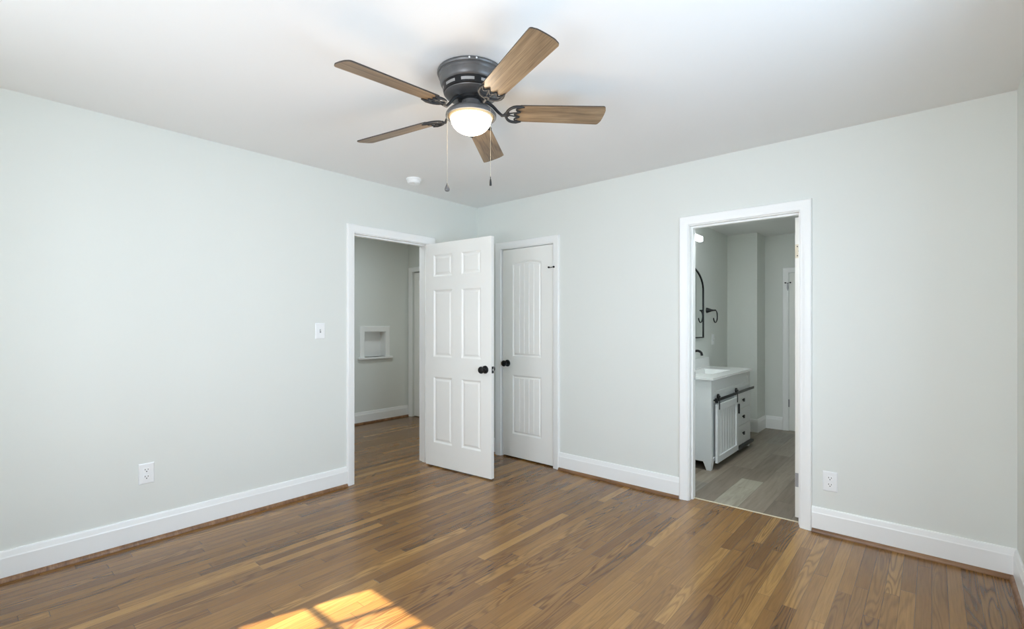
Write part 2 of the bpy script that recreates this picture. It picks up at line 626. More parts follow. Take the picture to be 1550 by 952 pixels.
PA = lambda u, o, z: (o, u, z)
PBk = lambda u, o, z: (u, -o, z)
frame_hall = doorframe('trim_2', PA, DA[0], DA[1], DA[2], TA, (-0.078, -0.040), label='white casing round the open hall doorway')
frame_closet = doorframe('trim_3', PBk, DC[0], DC[1], DC[2], TB, (-0.078, -0.044), back=False, label='white casing round the closed closet door')
frame_bath = doorframe('trim_4', PBk, DB[0], DB[1], DB[2], TB, (-0.075, -0.040), label='white casing round the bathroom doorway')
MB().box(DB[0] - 0.0005, DB[0] + 0.0015, 0.082, 0.108, 0.865, 0.925, 0.0004).build('strike_plate', 'black', frame_bath)
m = MB()
casing_mesh(m, lambda u, o, z: (u, HY - o, z), -1.913, -1.125, 1.982)
struct(m.build('trim_5', 'trim', smooth=25), 'grey-lit casing of the door at the end of the hall', 'door frame')
m = MB()
casing_mesh(m, lambda u, o, z: (u, BYF - o, z), 2.196, 2.95, 1.885)
struct(m.build('trim_6', 'trim', smooth=25), 'white casing of the door at the back of the bathroom', 'door frame')

BPROF = [(0.0, 0.0), (0.015, 0.0), (0.015, 0.116), (0.013, 0.122), (0.009, 0.146), (0.007, 0.152), (0.0, 0.153)]
SPROF = [(0.014, 0.0)] + [(0.0145 + 0.017 * math.cos(t * PI / 12), 0.0225 * math.sin(t * PI / 12)) for t in range(0, 7)]


def run(mb, P, prof, u0, u1):
    mb.loft([[P(u0, o, z) for o, z in prof], [P(u1, o, z) for o, z in prof]], True, True, True)


def baseboard(name, P, spans, label, shoe=True, hh=1.0):
    b = MB()
    for u0, u1 in spans:
        run(b, P, [(o, z * hh) for o, z in BPROF], u0, u1)
    root = b.build(name, 'trim')
    struct(root, label, 'baseboard')
    if shoe:
        s = MB()
        for u0, u1 in spans:
            run(s, P, SPROF, u0 + 0.002, u1 - 0.002)
        so = s.build('shoe_moulding', 'shoe', root)
        so['label'] = 'brown stained shoe moulding'
    return root


baseboard('baseboard_left', PA, [(YR, DA[0] - 0.070), (DA[1] + 0.070, -0.0)], 'tall white baseboard along the left wall')
baseboard('baseboard_back', PBk, [(0.0155, DC[0] - 0.070), (DC[1] + 0.070, DB[0] - 0.070), (DB[1] + 0.070, XR)], 'tall white baseboard along the back wall either side of the doors')
baseboard('baseboard_right', lambda u, o, z: (XR - o, u, z), [(YR, -0.0155)], 'white baseboard sliver along the far right wall')
baseboard('baseboard_rear', lambda u, o, z: (u, YR + o, z), [(0.0155, XR - 0.0155)], 'white baseboard behind the camera')
baseboard('baseboard_hall', lambda u, o, z: (HX + o, u, z), [(-3.1, 0.64)], 'white baseboard along the grey hall wall')
b = MB()
run(b, lambda u, o, z: (u, BY - o, z), BPROF, BX, 1.936)
run(b, lambda u, o, z: (1.935 + o, u, z), BPROF, BY - 0.015, BYF)
run(b, lambda u, o, z: (u, BYF - o, z), BPROF, 1.950, 2.130)
struct(b.build('baseboard_bathroom', 'trim'), 'white baseboard round the projecting wall of the bathroom', 'baseboard')


# ---------------------------------------------------------------- doors
def rect_outline(x0, x1, z0, z1, rise=0.0, n=14):
    pts = [(x0, z0), (x1, z0)]
    for i in range(n + 1):
        u = 1 - 2 * i / n
        pts.append(((x0 + x1) / 2 + u * (x1 - x0) / 2, z1 - rise * u * u))
    return pts


def panel_leaf(w, h, t, panels, name, parent=None, two_sided=True, grooves=0):
    """door leaf: x 0..w, z 0..h, y -t/2 (front) .. t/2; panels = (x0, x1, z0, z1, rise)"""
    mb = MB()
    xs = sorted({0.0, w} | {round(v, 5) for p in panels for v in p[:2]})
    zs = sorted({0.0, h} | {round(v, 5) for p in panels for v in p[2:4]})
    for side in ((-1, 1) if two_sided else (-1,)):
        Y = lambda d: side * (t / 2 - d)
        for i in range(len(xs) - 1):
            for k in range(len(zs) - 1):
                cx, cz = (xs[i] + xs[i + 1]) / 2, (zs[k] + zs[k + 1]) / 2
                if any(p[0] < cx < p[1] and p[2] < cz < p[3] for p in panels):
                    continue
                mb.face([(xs[i], Y(0), zs[k]), (xs[i + 1], Y(0), zs[k]), (xs[i + 1], Y(0), zs[k + 1]), (xs[i], Y(0), zs[k + 1])])
        for (x0, x1, z0, z1, rise) in panels:
            if rise:
                o = rect_outline(x0, x1, z0, z1, rise)[2:]
                for a, b in zip(o, o[1:]):
                    mb.face([(a[0], Y(0), a[1]), (b[0], Y(0), b[1]), (b[0], Y(0), z1 + 1e-5), (a[0], Y(0), z1 + 1e-5)])
            steps = [(0.0, 0.0), (0.006, 0.0035), (0.013, 0.009), (0.020, 0.0095)]
            if grooves:
                steps = [(0.0, 0.0), (0.005, 0.003), (0.012, 0.0085), (0.017, 0.009), (0.028, 0.003), (0.030, 0.003)]
            else:
                steps += [(0.034, 0.0035), (0.037, 0.003)]
            rings = []
            for d, dep in steps:
                rings.append([(px, Y(dep), pz) for px, pz in rect_outline(x0 + d, x1 - d, z0 + d, z1 - d, rise)])
            if not grooves:
                mb.loft(rings, True, False, True)
            else:
                mb.loft(rings, True)
                d, dep = steps[-1]
                xa, xb = x0 + d, x1 - d
                za, zb = z0 + d, z1 - d
                xm, hw = (xa + xb) / 2, (xb - xa) / 2
                cuts = [(xa, dep)]
                for g in range(1, grooves):
                    xg = xa + (xb - xa) * g / grooves
                    cuts += [(xg - 0.005, dep), (xg - 0.001, dep + 0.0045), (xg + 0.001, dep + 0.0045), (xg + 0.005, dep)]
                cuts.append((xb, dep))
                fine = []
                for (p, dp), (q, dq) in zip(cuts, cuts[1:]):
                    nn = 3 if q - p > 0.02 else 1
                    for s in range(nn):
                        fine.append((p + (q - p) * s / nn, dp + (dq - dp) * s / nn))
                fine.append(cuts[-1])
                top = lambda px: zb - rise * ((px - xm) / hw) ** 2
                for (p, dp), (q, dq) in zip(fine, fine[1:]):
                    mb.face([(p, Y(dp), za), (q, Y(dq), za), (q, Y(dq), top(q)), (p, Y(dp), top(p))])
    if not two_sided:
        mb.face([(0, t / 2, 0), (w, t / 2, 0), (w, t / 2, h), (0, t / 2, h)])
    e = t / 2
    for (xa, za), (xb, zb) in (((0, 0), (w, 0)), ((w, 0), (w, h)), ((w, h), (0, h)), ((0, h), (0, 0))):
        mb.face([(xa, -e, za), (xb, -e, zb), (xb, e, zb), (xa, e, za)])
    bmesh.ops.remove_doubles(mb.bm, verts=mb.bm.verts, dist=2e-5)
    return mb.build(name, 'door', parent)


def knob_mesh(side):
    """round knob on a rosette; axis along y, rosette at y=0, knob towards side"""
    prof = [(0.0001, 0.0), (0.033, 0.0), (0.033, 0.004), (0.030, 0.009), (0.018, 0.012), (0.0125, 0.016), (0.0115, 0.030),
            (0.0150, 0.035), (0.0235, 0.041), (0.0285, 0.049), (0.0295, 0.056), (0.0265, 0.063), (0.018, 0.067), (0.0001, 0.068)]
    M4 = Matrix.Rotation(-side * PI / 2, 4, 'X')
    return MB().lathe(prof, 28, M4, False)


def hinge(parent, x, y, z, mat='trim'):
    b = MB()
    b.lathe([(0.006, -0.045), (0.006, 0.045)], 12, Matrix.Translation((x, y, z)))
    b.lathe([(0.004, 0.045), (0.007, 0.047), (0.004, 0.052)], 12, Matrix.Translation((x, y, z)))
    return b.build('hinge', mat, parent, smooth=40)


SIX = [(0.098, 0.324, 0.208, 0.793, 0), (0.433, 0.651, 0.208, 0.793, 0),
       (0.098, 0.324, 0.972, 1.568, 0), (0.433, 0.651, 0.972, 1.568, 0),
       (0.098, 0.324, 1.689, 1.880, 0), (0.433, 0.651, 1.689, 1.880, 0)]
# door_1: six-panel leaf swung open into the bedroom
th = R(4.6)
d1 = panel_leaf(0.760, 1.984, 0.035, SIX, 'door_1')
d1.location = Vector((0.018, -0.677, 0.011)) + Vector((-math.sin(th), math.cos(th), 0)) * 0.0175
d1.rotation_euler = (0, 0, th)
struct(d1, 'white six-panel door standing open into the bedroom', 'door')
for s in (-1, 1):
    k = knob_mesh(s).build('knob', 'black', d1, smooth=40)
    k.location = (0.697, s * 0.0175, 0.890)
MB().box(0.7595, 0.7615, -0.0125, 0.0125, 0.862, 0.918, 0.0005).build('latch_plate', 'black', d1)
MB().box(0.7605, 0.7685, -0.006, 0.006, 0.882, 0.898, 0.002).build('latch_bolt', 'steel', d1)
for hz in (0.2, 1.0, 1.78):
    hinge(d1, -0.006, 0.020, hz)

# door_2: closed closet door with arched, grooved panels
CL = [(0.125, 0.470, 0.218, 0.778, 0.0), (0.125, 0.470, 0.955, 1.858, 0.026)]
d2 = panel_leaf(0.600, 1.974, 0.035, CL, 'door_2', two_sided=False, grooves=5)
d2.location = (0.340, 0.0255, 0.013)
struct(d2, 'closed white closet door with an arched grooved upper panel', 'door')
k = knob_mesh(-1).build('knob', 'black', d2, smooth=40)
k.location = (0.062, -0.0175, 0.886)
for hz in (0.2, 1.78):
    hinge(d2, 0.6035, -0.020, hz)

# door_3: bathroom door swung away into the bathroom, only its hinge edge shows
d3 = panel_leaf(0.680, 1.966, 0.035, [(0.09, 0.29, 0.2, 0.79, 0), (0.39, 0.59, 0.2, 0.79, 0), (0.09, 0.29, 0.97, 1.86, 0), (0.39, 0.59, 0.97, 1.86, 0)], 'door_3')
d3.location = (2.8265, TB + 0.022, 0.010)
d3.rotation_euler = (0, 0, R(90))
struct(d3, 'white bathroom door swung open, showing only its hinge edge', 'door')
for nm, zz, mt in (('upper', 1.745, 'almond'), ('lower', 0.245, 'grey_steel')):
    b = MB().box(-0.0025, 0.0, -0.008, 0.0165, zz - 0.045, zz + 0.045, 0.0006)
    hl = b.build('hinge_leaf', mt, d3)
    hl['label'] = 'paint-stained almond hinge leaf' if nm == 'upper' else 'grey steel hinge leaf'
    if nm == 'upper':
        s = MB()
        for q in (-0.03, 0.0, 0.03):
            s.lathe([(0.0038, 0), (0.0038, 0.0008)], 12, Matrix.Translation((-0.0025, 0.004 if q else -0.004, zz + q)) @ Matrix.Rotation(-PI / 2, 4, 'Y'))
        s.build('screw_holes', 'hole', hl)

# door_4: closed door at the end of the hall
d4 = panel_leaf(0.776, 1.966, 0.035, [(0.10, 0.34, 0.2, 0.79, 0), (0.44, 0.68, 0.2, 0.79, 0), (0.10, 0.34, 0.97, 1.86, 0), (0.44, 0.68, 0.97, 1.86, 0)], 'door_4')
d4.location = (-1.907, HY + 0.045, 0.010)
struct(d4, 'shut white door at the end of the hall, seen at its edge', 'door')

# door_5: door at the back of the bathroom
d5 = panel_leaf(0.742, 1.868, 0.010, [(0.12, 0.62, 0.2, 0.79, 0), (0.12, 0.62, 0.97, 1.75, 0)], 'door_5', two_sided=False)
d5.location = (2.203, BYF - 0.008, 0.010)
struct(d5, 'white door at the back of the bathroom, left edge only', 'door')
MB().box(-0.010, 0.004, -0.012, -0.003, 0.275, 0.365, 0.002).build('hinge', 'grey_steel', d5)


# small black flip latches across the two door gaps
def latch(name, loc, label):
    r = empty(name, loc)
    tag(r, label, 'door latch')
    for sx in (-1, 1):
        b = MB()
        b.lathe([(0.0001, 0), (0.008, 0), (0.008, 0.004), (0.0075, 0.012), (0.004, 0.016), (0.0001, 0.017)], 16,
                Matrix.Translation((sx * 0.027, 0, 0)) @ Matrix.Rotation(PI / 2, 4, 'X'))
        b.build('post', 'black', r, smooth=40)
    MB().tube([(-0.027, -0.010, 0), (-0.012, -0.012, -0.002), (0.0, -0.012, -0.005), (0.012, -0.012, -0.002), (0.027, -0.010, 0)], 0.0028, 8).build('hook', 'black', r, smooth=60)
    return r


latch('door_latch', (0.940, -0.0135, 1.780), 'tiny black hook latch across the closet door edge')
lt = latch('door_latch', (2.190, BYF - 0.0205, 1.765), 'tiny black hook latch on the door at the back of the bathroom')
MB().loft([[(0.0 - w, -0.012, z), (0.0 + w, -0.012, z), (0.0 + w, -0.008, z), (0.0 - w, -0.008, z)] for w, z in ((0.006, -0.004), (0.009, -0.05), (0.009, -0.065), (0.003, -0.095))], True, True, True).build('hanging_tab', 'grey_steel', lt)

# ---------------------------------------------------------------- hall niche
r = empty('wall_niche', (HX, 0.1145, 0.845))
tag(r, 'white framed recessed niche with a little sill on the hall wall', 'niche')
ox, oy, oz = HX, 0.1145, 0.845
m = MB()
m.box(-0.14, 0.002, NX0 - oy - 0.004, NX0 - oy + 0.004, -0.003, NZ1 - oz + 0.003)
m.box(-0.14, 0.002, NX1 - oy - 0.004, NX1 - oy + 0.004, -0.003, NZ1 - oz + 0.003)
m.box(-0.14, 0.002, NX0 - oy, NX1 - oy, NZ1 - oz - 0.004, NZ1 - oz + 0.004)
m.box(-0.118, -0.110, NX0 - oy, NX1 - oy, 0, NZ1 - oz)
m.box(-0.14, -0.10, NX0 - oy, NX1 - oy, -0.004, 0.003)
m.build('recess', 'trim', r)
m = MB()
casing = []
for w, t in ((0.0, 0.0), (0.0, 0.014), (0.004, 0.017), (0.058, 0.017), (0.064, 0.012), (0.064, 0.0)):
    casing.append([(t, NX0 - oy - w, 0.0), (t, NX0 - oy - w, NZ1 - oz + w * 1.12), (t, NX1 - oy + w, NZ1 - oz + w * 1.12), (t, NX1 - oy + w, 0.0)])
m.loft(casing, closed=False)
m.build('frame', 'trim', r)
MB().box(-0.12, 0.042, -0.252, 0.252, -0.026, 0.0, 0.006, 3).build('sill', 'trim', r, smooth=40)

# ---------------------------------------------------------------- wall plates
def cover(w, h, t=0.006):
    mb = MB()
    rings = []
    for d, y in ((0.0, 0.0), (0.0, -t * 0.45), (0.003, -t * 0.85), (0.006, -t)):
        rings.append([(-w / 2 + d, y, -h / 2 + d), (w / 2 - d, y, -h / 2 + d), (w / 2 - d, y, h / 2 - d), (-w / 2 + d, y, h / 2 - d)])
    return mb.loft(rings, True, True, True)


def outlet(loc, rotz, label):
    r = empty('wall_outlet', loc, (0, 0, rotz))
    tag(r, label, 'outlet', 'wall outlets')
    cover(0.076, 0.120).build('cover_plate', 'plate', r)
    for dz in (0.020, -0.020):
        b = MB()
        out = []
        for i in range(24):
            a = 2 * PI * i / 24
            out.append((0.0165 * math.cos(a), max(-0.0135, min(0.0135, 0.0175 * math.sin(a)))))
        b.prism(out, 0.005, 0.0085, Matrix.Translation((0, 0, dz)) @ Matrix.Rotation(PI / 2, 4, 'X'))
        rc = b.build('receptacle', 'plastic', r)
        s = MB()
        s.box(-0.0085, -0.0055, -0.0092, -0.0083, dz + 0.0005, dz + 0.0085)
        s.box(0.0055, 0.0085, -0.0092, -0.0083, dz + 0.0005, dz + 0.0075)
        s.lathe([(0.0031, 0.0083), (0.0031, 0.0092)], 12, Matrix.Translation((0, 0, dz - 0.0070)) @ Matrix.Rotation(PI / 2, 4, 'X'))
        s.build('slots', 'hole', rc)
    MB().lathe([(0.003, 0.005), (0.0025, 0.0075)], 12, Matrix.Rotation(PI / 2, 4, 'X')).build('screw', 'plate', r)
    return r


def switch(loc, rotz, label):
    r = empty('light_switch', loc, (0, 0, rotz))
    tag(r, label, 'light switch')
    cover(0.076, 0.120).build('cover_plate', 'plate', r)
    MB().box(-0.0055, 0.0055, -0.007, -0.0055, -0.013, 0.013).build('toggle_slot', 'slot', r)
    MB().loft([[(-0.004, -0.006, -0.004), (0.004, -0.006, -0.004), (0.004, -0.006, 0.006), (-0.004, -0.006, 0.006)],
               [(-0.0032, -0.017, 0.006), (0.0032, -0.017, 0.006), (0.0032, -0.017, 0.011), (-0.0032, -0.017, 0.011)]], True, True, True).build('toggle', 'plastic', r)
    for dz in (-0.03, 0.03):
        MB().lathe([(0.003, 0.005), (0.0025, 0.0072)], 12, Matrix.Translation((0, 0, dz)) @ Matrix.Rotation(PI / 2, 4, 'X')).build('screw', 'plate', r)
    return r


outlet((0.0, -2.745, 0.401), R(90), 'white wall outlet low on the left wall')
outlet((3.022, 0.0, 0.322), 0, 'white wall outlet low on the back wall right of the bathroom doorway')
switch((0.0, -1.675, 1.224), R(90), 'white light switch on the left wall beside the hall doorway')
switch((BX, 2.185, 1.10), R(90), 'white switch on the bathroom wall below the towel ring')

# ---------------------------------------------------------------- smoke detector
r = empty('smoke_detector', (0.325, -1.05, H))
tag(r, 'small round white smoke detector on the ceiling', 'smoke detector')
MB().lathe([(0.058, 0.0), (0.060, -0.004), (0.060, -0.015), (0.056, -0.018)], 40).build('base', 'plastic', r, smooth=35)
MB().lathe([(0.052, -0.017), (0.053, -0.022), (0.050, -0.036), (0.044, -0.041), (0.02, -0.042), (0.0001, -0.042)], 40).build('cover', 'plastic', r, smooth=35)
MB().box(0.012, 0.030, -0.006, 0.006, -0.0435, -0.041, 0.001).build('test_button', 'plate', r)

# ================================================================ CEILING FAN
FX, FY = 1.863, -1.905
fan = empty('ceiling_fan', (FX, FY, H))
tag(fan, 'five-blade ceiling fan with oak blades, gunmetal body and lit globe', 'ceiling fan')
zz = lambda v: v - H
MB().lathe([(0.151, 0.0), (0.156, -0.003), (0.157, -0.010), (0.154, -0.016), (0.150, -0.018), (0.151, -0.026), (0.148, -0.030),
            (0.1455, -0.033), (0.1445, -0.044), (0.142, -0.056), (0.137, -0.065), (0.133, -0.068)], 64).build('motor_housing', 'gun', fan, smooth=30)
mot = MB().lathe([(0.1325, -0.066), (0.1320, -0.070), (0.1270, -0.100), (0.124, -0.103)], 64).build('vent_band', 'black', fan, smooth=30)
for k in range(9):
    b = MB()
    a0 = 2 * PI * k / 9 + 0.28
    inner, outer = [], []
    for s in range(7):
        a = a0 + 0.46 * s / 6
        for lst, z in ((inner, -0.091), (outer, -0.079)):
            rr = 0.1320 - (abs(z) - 0.07) * 0.167
            lst.append((rr, a, z))
    for p, q, p2, q2 in zip(inner, inner[1:], outer, outer[1:]):
        b.face([((c[0] + 0.0006) * math.cos(c[1]), (c[0] + 0.0006) * math.sin(c[1]), c[2]) for c in (p, q, q2, p2)])
    b.build('vent_slot', 'slot', mot)
MB().lathe([(0.1245, -0.101), (0.1225, -0.106), (0.114, -0.111), (0.096, -0.115), (0.078, -0.117), (0.050, -0.118)], 64).build('lower_housing', 'gun', fan, smooth=30)
MB().lathe([(0.056, -0.114), (0.060, -0.118), (0.060, -0.130), (0.050, -0.134)], 48).build('rotor_ring', 'darkgun', fan, smooth=30)
MB().lathe([(0.043, -0.130), (0.0435, -0.150), (0.042, -0.180)], 40).build('switch_housing', 'gun', fan, smooth=30)
lk = MB().lathe([(0.040, -0.178), (0.092, -0.179), (0.103, -0.180), (0.108, -0.183), (0.116, -0.193), (0.118, -0.199), (0.1175, -0.206),
                 (0.115, -0.209), (0.111, -0.209), (0.107, -0.205), (0.105, -0.194), (0.060, -0.188)], 64).build('light_ring', 'gun', fan, smooth=30)
MB().lathe([(0.1065, -0.197), (0.1065, -0.204), (0.099, -0.213), (0.093, -0.213)], 64, cap=False).build('lamplit_rim', 'tan', fan, smooth=40)
gp = [(0.094, -0.206)]
for i in range(1, 15):
    t = i / 14 * PI / 2
    gp.append((0.0955 * math.cos(t) if i < 14 else 0.0001, -0.211 - 0.074 * math.sin(t)))
MB().lathe(gp, 48, cap=False).build('globe', 'globe', fan, smooth=60)
# small white bolts on the rim seen from the camera side
for a in (-0.82, -0.62):
    MB().lathe([(0.0001, 0.158), (0.004, 0.158), (0.004, 0.160), (0.0001, 0.161)], 10, Matrix.Translation((0, 0, -0.011)) @ Matrix.Rotation(a, 4, 'Z') @ Matrix.Rotation(PI / 2, 4, 'Y')).build('screw', 'plate', fan)

ZB = zz(2.268)
SX, SY = 0.050, 0.031
nrm = Vector((-SX, -SY, 1)).normalized()
tilt = Vector((0, 0, 1)).rotation_difference(nrm).to_matrix().to_4x4()
PITCH = -14.6
RT = 0.652


def blade_outline(r0, r1, w0, w1, n=10):
    """tangential half widths w0 at the root, w1 at the tip; rounded"""
    pts = []
    for i in range(n + 1):                   # root: broad round
        a = PI / 2 + PI * i / n
        pts.append((r0 + 0.014 + 0.014 * math.cos(a), w0 * math.sin(a)))
    c = 0.016
    for i in range(6):                       # lower tip corner
        a = -PI / 2 + (PI / 2 - 0.22) * i / 5
        pts.append((r1 - 0.020 + c * math.cos(a) * 0.9, -w1 + c + c * math.sin(a)))
    for i in range(1, 8):                    # gently bowed tip
        y = -w1 + c * 0.8 + (2 * w1 - 1.6 * c) * i / 8
        pts.append((r1 - 0.005 + 0.006 * (1 - (y / w1) ** 2), y))
    for i in range(6):
        a = 0.22 + (PI / 2 - 0.22) * i / 5
        pts.append((r1 - 0.020 + c * math.cos(a) * 0.9, w1 - c + c * math.sin(a)))
    return pts


def make_blade():
    o = blade_outline(0.216, RT, 0.0545, 0.0635)
    mb = MB()
    t = 0.0028
    mb.prism(o, -t, t)
    bl = mb.build('blade', 'blade', fan)
    bl.data.materials.append(M['blade_edge'])
    for p in bl.data.polygons:
        if abs(p.normal.z) < 0.5:
            p.material_index = 1
    # bracket under the blade: stem, forked loop along the root, scalloped cross pieces
    b = MB()
    P = R(PITCH)
    up = lambda x, y, z: (x, y * math.cos(P) + z * math.sin(P), -y * math.sin(P) + z * math.cos(P))   # undo the pitch at the hub end
    hubz = zz(2.322) - ZB
    stem = []
    for q, (x, z) in enumerate(((0.055, hubz), (0.080, hubz - 0.004), (0.105, hubz - 0.022), (0.125, hubz - 0.046), (0.145, -0.014), (0.168, -0.010))):
        f = q / 5
        a = up(x, 0, z)
        stem.append((x, a[1] * (1 - f), a[2] * (1 - f) + z * f))
    b.tube(stem, [0.0085, 0.0080, 0.0075, 0.0070, 0.0070, 0.0075], 10)
    zl = -0.0070
    loop = []
    for i in range(21):
        a = -PI / 2 + PI * i / 20
        loop.append((0.222 - 0.056 * math.cos(a) ** 0.8 if math.cos(a) > 1e-6 else 0.222, 0.0535 * math.sin(a), zl))
    loop = [(0.246, -0.050, zl)] + loop + [(0.246, 0.050, zl)]
    b.tube(loop, [0.003] + [0.0068] * 21 + [0.003], 8)
    cusp = [-0.0505, -0.017, 0.017, 0.0505]
    for y0, y1 in zip(cusp, cusp[1:]):
        arc = []
        for i in range(9):
            s = i / 8
            arc.append((0.236 - 0.024 * math.sin(PI * s) - 0.006 * (1 - abs(y0 + (y1 - y0) * s) / 0.05), y0 + (y1 - y0) * s, zl))
        b.tube(arc, 0.0042, 6)
    for y in (-0.017, 0.017):
        b.tube([(0.168, y * 0.2, zl), (0.200, y * 0.6, zl), (0.229, y, zl)], [0.0035, 0.0030, 0.0026], 6)
    b.lathe([(0.0001, zl - 0.006), (0.013, zl - 0.005), (0.015, zl), (0.014, zl + 0.004)], 16, Matrix.Translation((0.170, 0, 0)))
    b.build('blade_bracket', 'darkgun', bl, smooth=60)
    return bl


b0 = make_blade()
base_m = Matrix.Translation((0, 0, ZB)) @ tilt
for k in range(5):
    if k == 0:
        bl = b0
    else:
        bl = b0.copy()
        COL.objects.link(bl)
        bl.parent = fan
        for ch in b0.children:
            c2 = ch.copy()
            COL.objects.link(c2)
            c2.parent = bl
    ang = R(-20.4 + 72 * k)
    bl.matrix_local = base_m @ Matrix.Rotation(ang, 4, 'Z') @ Matrix.Rotation(R(PITCH), 4, 'X')

# pull chains: direction vectors from the camera's view
rv = Vector((math.cos(R(40.914)), math.sin(R(40.914)), 0))
fv = Vector((-math.sin(R(40.914)), math.cos(R(40.914)), 0))


def chain(px, py, ztop, zbot, kind):
    c = MB()
    n = int((ztop - zbot) / 0.0045)
    prof = []
    for i in range(n):
        z = ztop - (ztop - zbot) * i / n
        prof += [(0.0006, z), (0.0010, z - 0.0022)]
    prof.append((0.0006, zbot))
    co = c.lathe(prof, 6, Matrix.Translation((px, py, 0)), True).build('pull_chain', 'chain', fan)
    if kind == 'drop':
        pr = [(0.0018, 0.0), (0.0035, -0.004), (0.007, -0.013), (0.0110, -0.024), (0.0118, -0.030), (0.0095, -0.036), (0.004, -0.038), (0.0001, -0.038)]
    else:
        pr = [(0.0015, 0.0), (0.0022, -0.003), (0.0015, -0.008), (0.0030, -0.012), (0.0042, -0.020), (0.0052, -0.034), (0.0050, -0.040), (0.0001, -0.041)]
    MB().lathe(pr, 20, Matrix.Translation((px, py, zbot)), False).build('pull_knob', 'gun' if kind == 'drop' else 'darkgun', co, smooth=60)
    return co


q = rv * -0.104 + fv * -0.055
chain(q.x, q.y, -0.205, zz(1.921), 'drop')
q = rv * 0.094 + fv * -0.072
chain(q.x, q.y, -0.188, zz(1.945), 'slim')
ld = bpy.data.lights.new('fan_lamp', 'POINT')
ld.energy = 4.0
ld.color = (1.0, 0.82, 0.60)
ld.shadow_soft_size = 0.05
lo = bpy.data.objects.new('fan_lamp', ld)
lo.location = (0, 0, -0.335)
lo.parent = fan
COL.objects.link(lo)

# added flush fixtures round the hall and bathroom fill lights, out of view
for loc, lab in (((-0.75, -0.75, H), 'added round white flush lamp on the hall ceiling, out of view'), ((2.28, 0.42, HB), 'added round white flush lamp on the bathroom ceiling, out of view')):
    r = empty('fill_lamp', loc)
    tag(r, lab, 'added fill lamp')
    MB().lathe([(0.150, 0.0), (0.152, -0.006), (0.148, -0.012), (0.140, -0.013)], 48).build('base', 'plastic', r, smooth=35)
    MB().lathe([(0.142, -0.012), (0.140, -0.0145), (0.120, -0.0165), (0.06, -0.0175), (0.0001, -0.0178)], 48, cap=False).build('diffuser', 'ledbar', r, smooth=50)

# ================================================================ BATHROOM FITTINGS
# vanity cabinet: local origin at floor, near back corner; x to the front, y along the wall
VX, VY = BX + 0.002, 0.81
VD, VL = 0.443, 1.185
van = empty('vanity_cabinet', (VX, VY, 0))
tag(van, 'pale grey bathroom vanity with a black barn-door rail and three drawers', 'vanity')
m = MB()
m.box(0, VD - 0.020, 0, VL, 0.075, 0.640)
m.box(0, VD - 0.020, 0, 0.018, 0.640, 0.788)                       # carcass sides round the basin
m.box(0, VD - 0.020, VL - 0.018, VL, 0.640, 0.788)
m.box(0, 0.018, 0.018, VL - 0.018, 0.640, 0.788)
m.box(VD - 0.020, VD, 0, 0.035, 0.065, 0.788)                      # corner stiles
m.box(VD - 0.020, VD, VL - 0.035, VL, 0.065, 0.788)
m.box(VD - 0.020, VD, 0.035, VL - 0.035, 0.075, 0.100)             # bottom rail
m.box(VD - 0.020, VD, 0.035, VL - 0.035, 0.595, 0.640)             # middle rail
m.box(VD - 0.020, VD, 0.655, 0.685, 0.100, 0.595)                  # divider
m.box(VD - 0.020, VD - 0.012, 0.035, 0.655, 0.100, 0.595)          # cabinet front behind the barn door
m.build('body', 'vanity', van)
for (x0, y0) in ((VD - 0.070, 0.0), (VD - 0.070, VL - 0.070), (0.0, 0.0), (0.0, VL - 0.070)):
    fx_ = x0 > 0.1
    fy_ = y0 < 0.1
    rings = []
    for z, s in ((0.075, 0.0), (0.0, 0.026)):
        xa, xb = (x0 + s, x0 + 0.070 - s * 0.25) if fx_ else (x0 + s * 0.2, x0 + 0.07 - s)
        ya, yb = (y0 + s * 0.25, y0 + 0.07 - s) if fy_ else (y0 + s, y0 + 0.07 - s * 0.25)
        rings.append([(xa, ya, z), (xb, ya, z), (xb, yb, z), (xa, yb, z)])
    MB().loft(rings, True, True, True).build('leg', 'vanity', van)


def shaker(mb, xf, t, y0, y1, z0, z1, rim, rec):
    """framed front facing +x: frame thickness t in front of xf, centre recessed"""
    mb.loft([[(xf, y0, z0), (xf, y1, z0), (xf, y1, z1), (xf, y0, z1)],
             [(xf + t, y0, z0), (xf + t, y1, z0), (xf + t, y1, z1), (xf + t, y0, z1)],
             [(xf + t, y0 + rim, z0 + rim), (xf + t, y1 - rim, z0 + rim), (xf + t, y1 - rim, z1 - rim), (xf + t, y0 + rim, z1 - rim)],
             [(xf + t - rec, y0 + rim + 0.004, z0 + rim + 0.004), (xf + t - rec, y1 - rim - 0.004, z0 + rim + 0.004),
              (xf + t - rec, y1 - rim - 0.004, z1 - rim - 0.004), (xf + t - rec, y0 + rim + 0.004, z1 - rim - 0.004)]], True, True, True)


m = MB()
shaker(m, VD - 0.020, 0.020, 0.037, VL - 0.037, 0.642, 0.780, 0.036, 0.010)
m.build('false_front', 'vanity', van)
for z0, z1 in ((0.102, 0.262), (0.266, 0.430), (0.434, 0.593)):
    d = MB().box(VD - 0.018, VD + 0.003, 0.688, VL - 0.038, z0, z1, 0.002).build('drawer', 'vanity', van)
    zc = (z0 + z1) / 2
    b = MB()
    b.box(VD + 0.002, VD + 0.016, 0.894, 0.906, zc - 0.006, zc + 0.006)
    b.box(VD + 0.014, VD + 0.024, 0.884, 0.916, zc - 0.016, zc + 0.016, 0.002)
    b.build('knob', 'black', d)
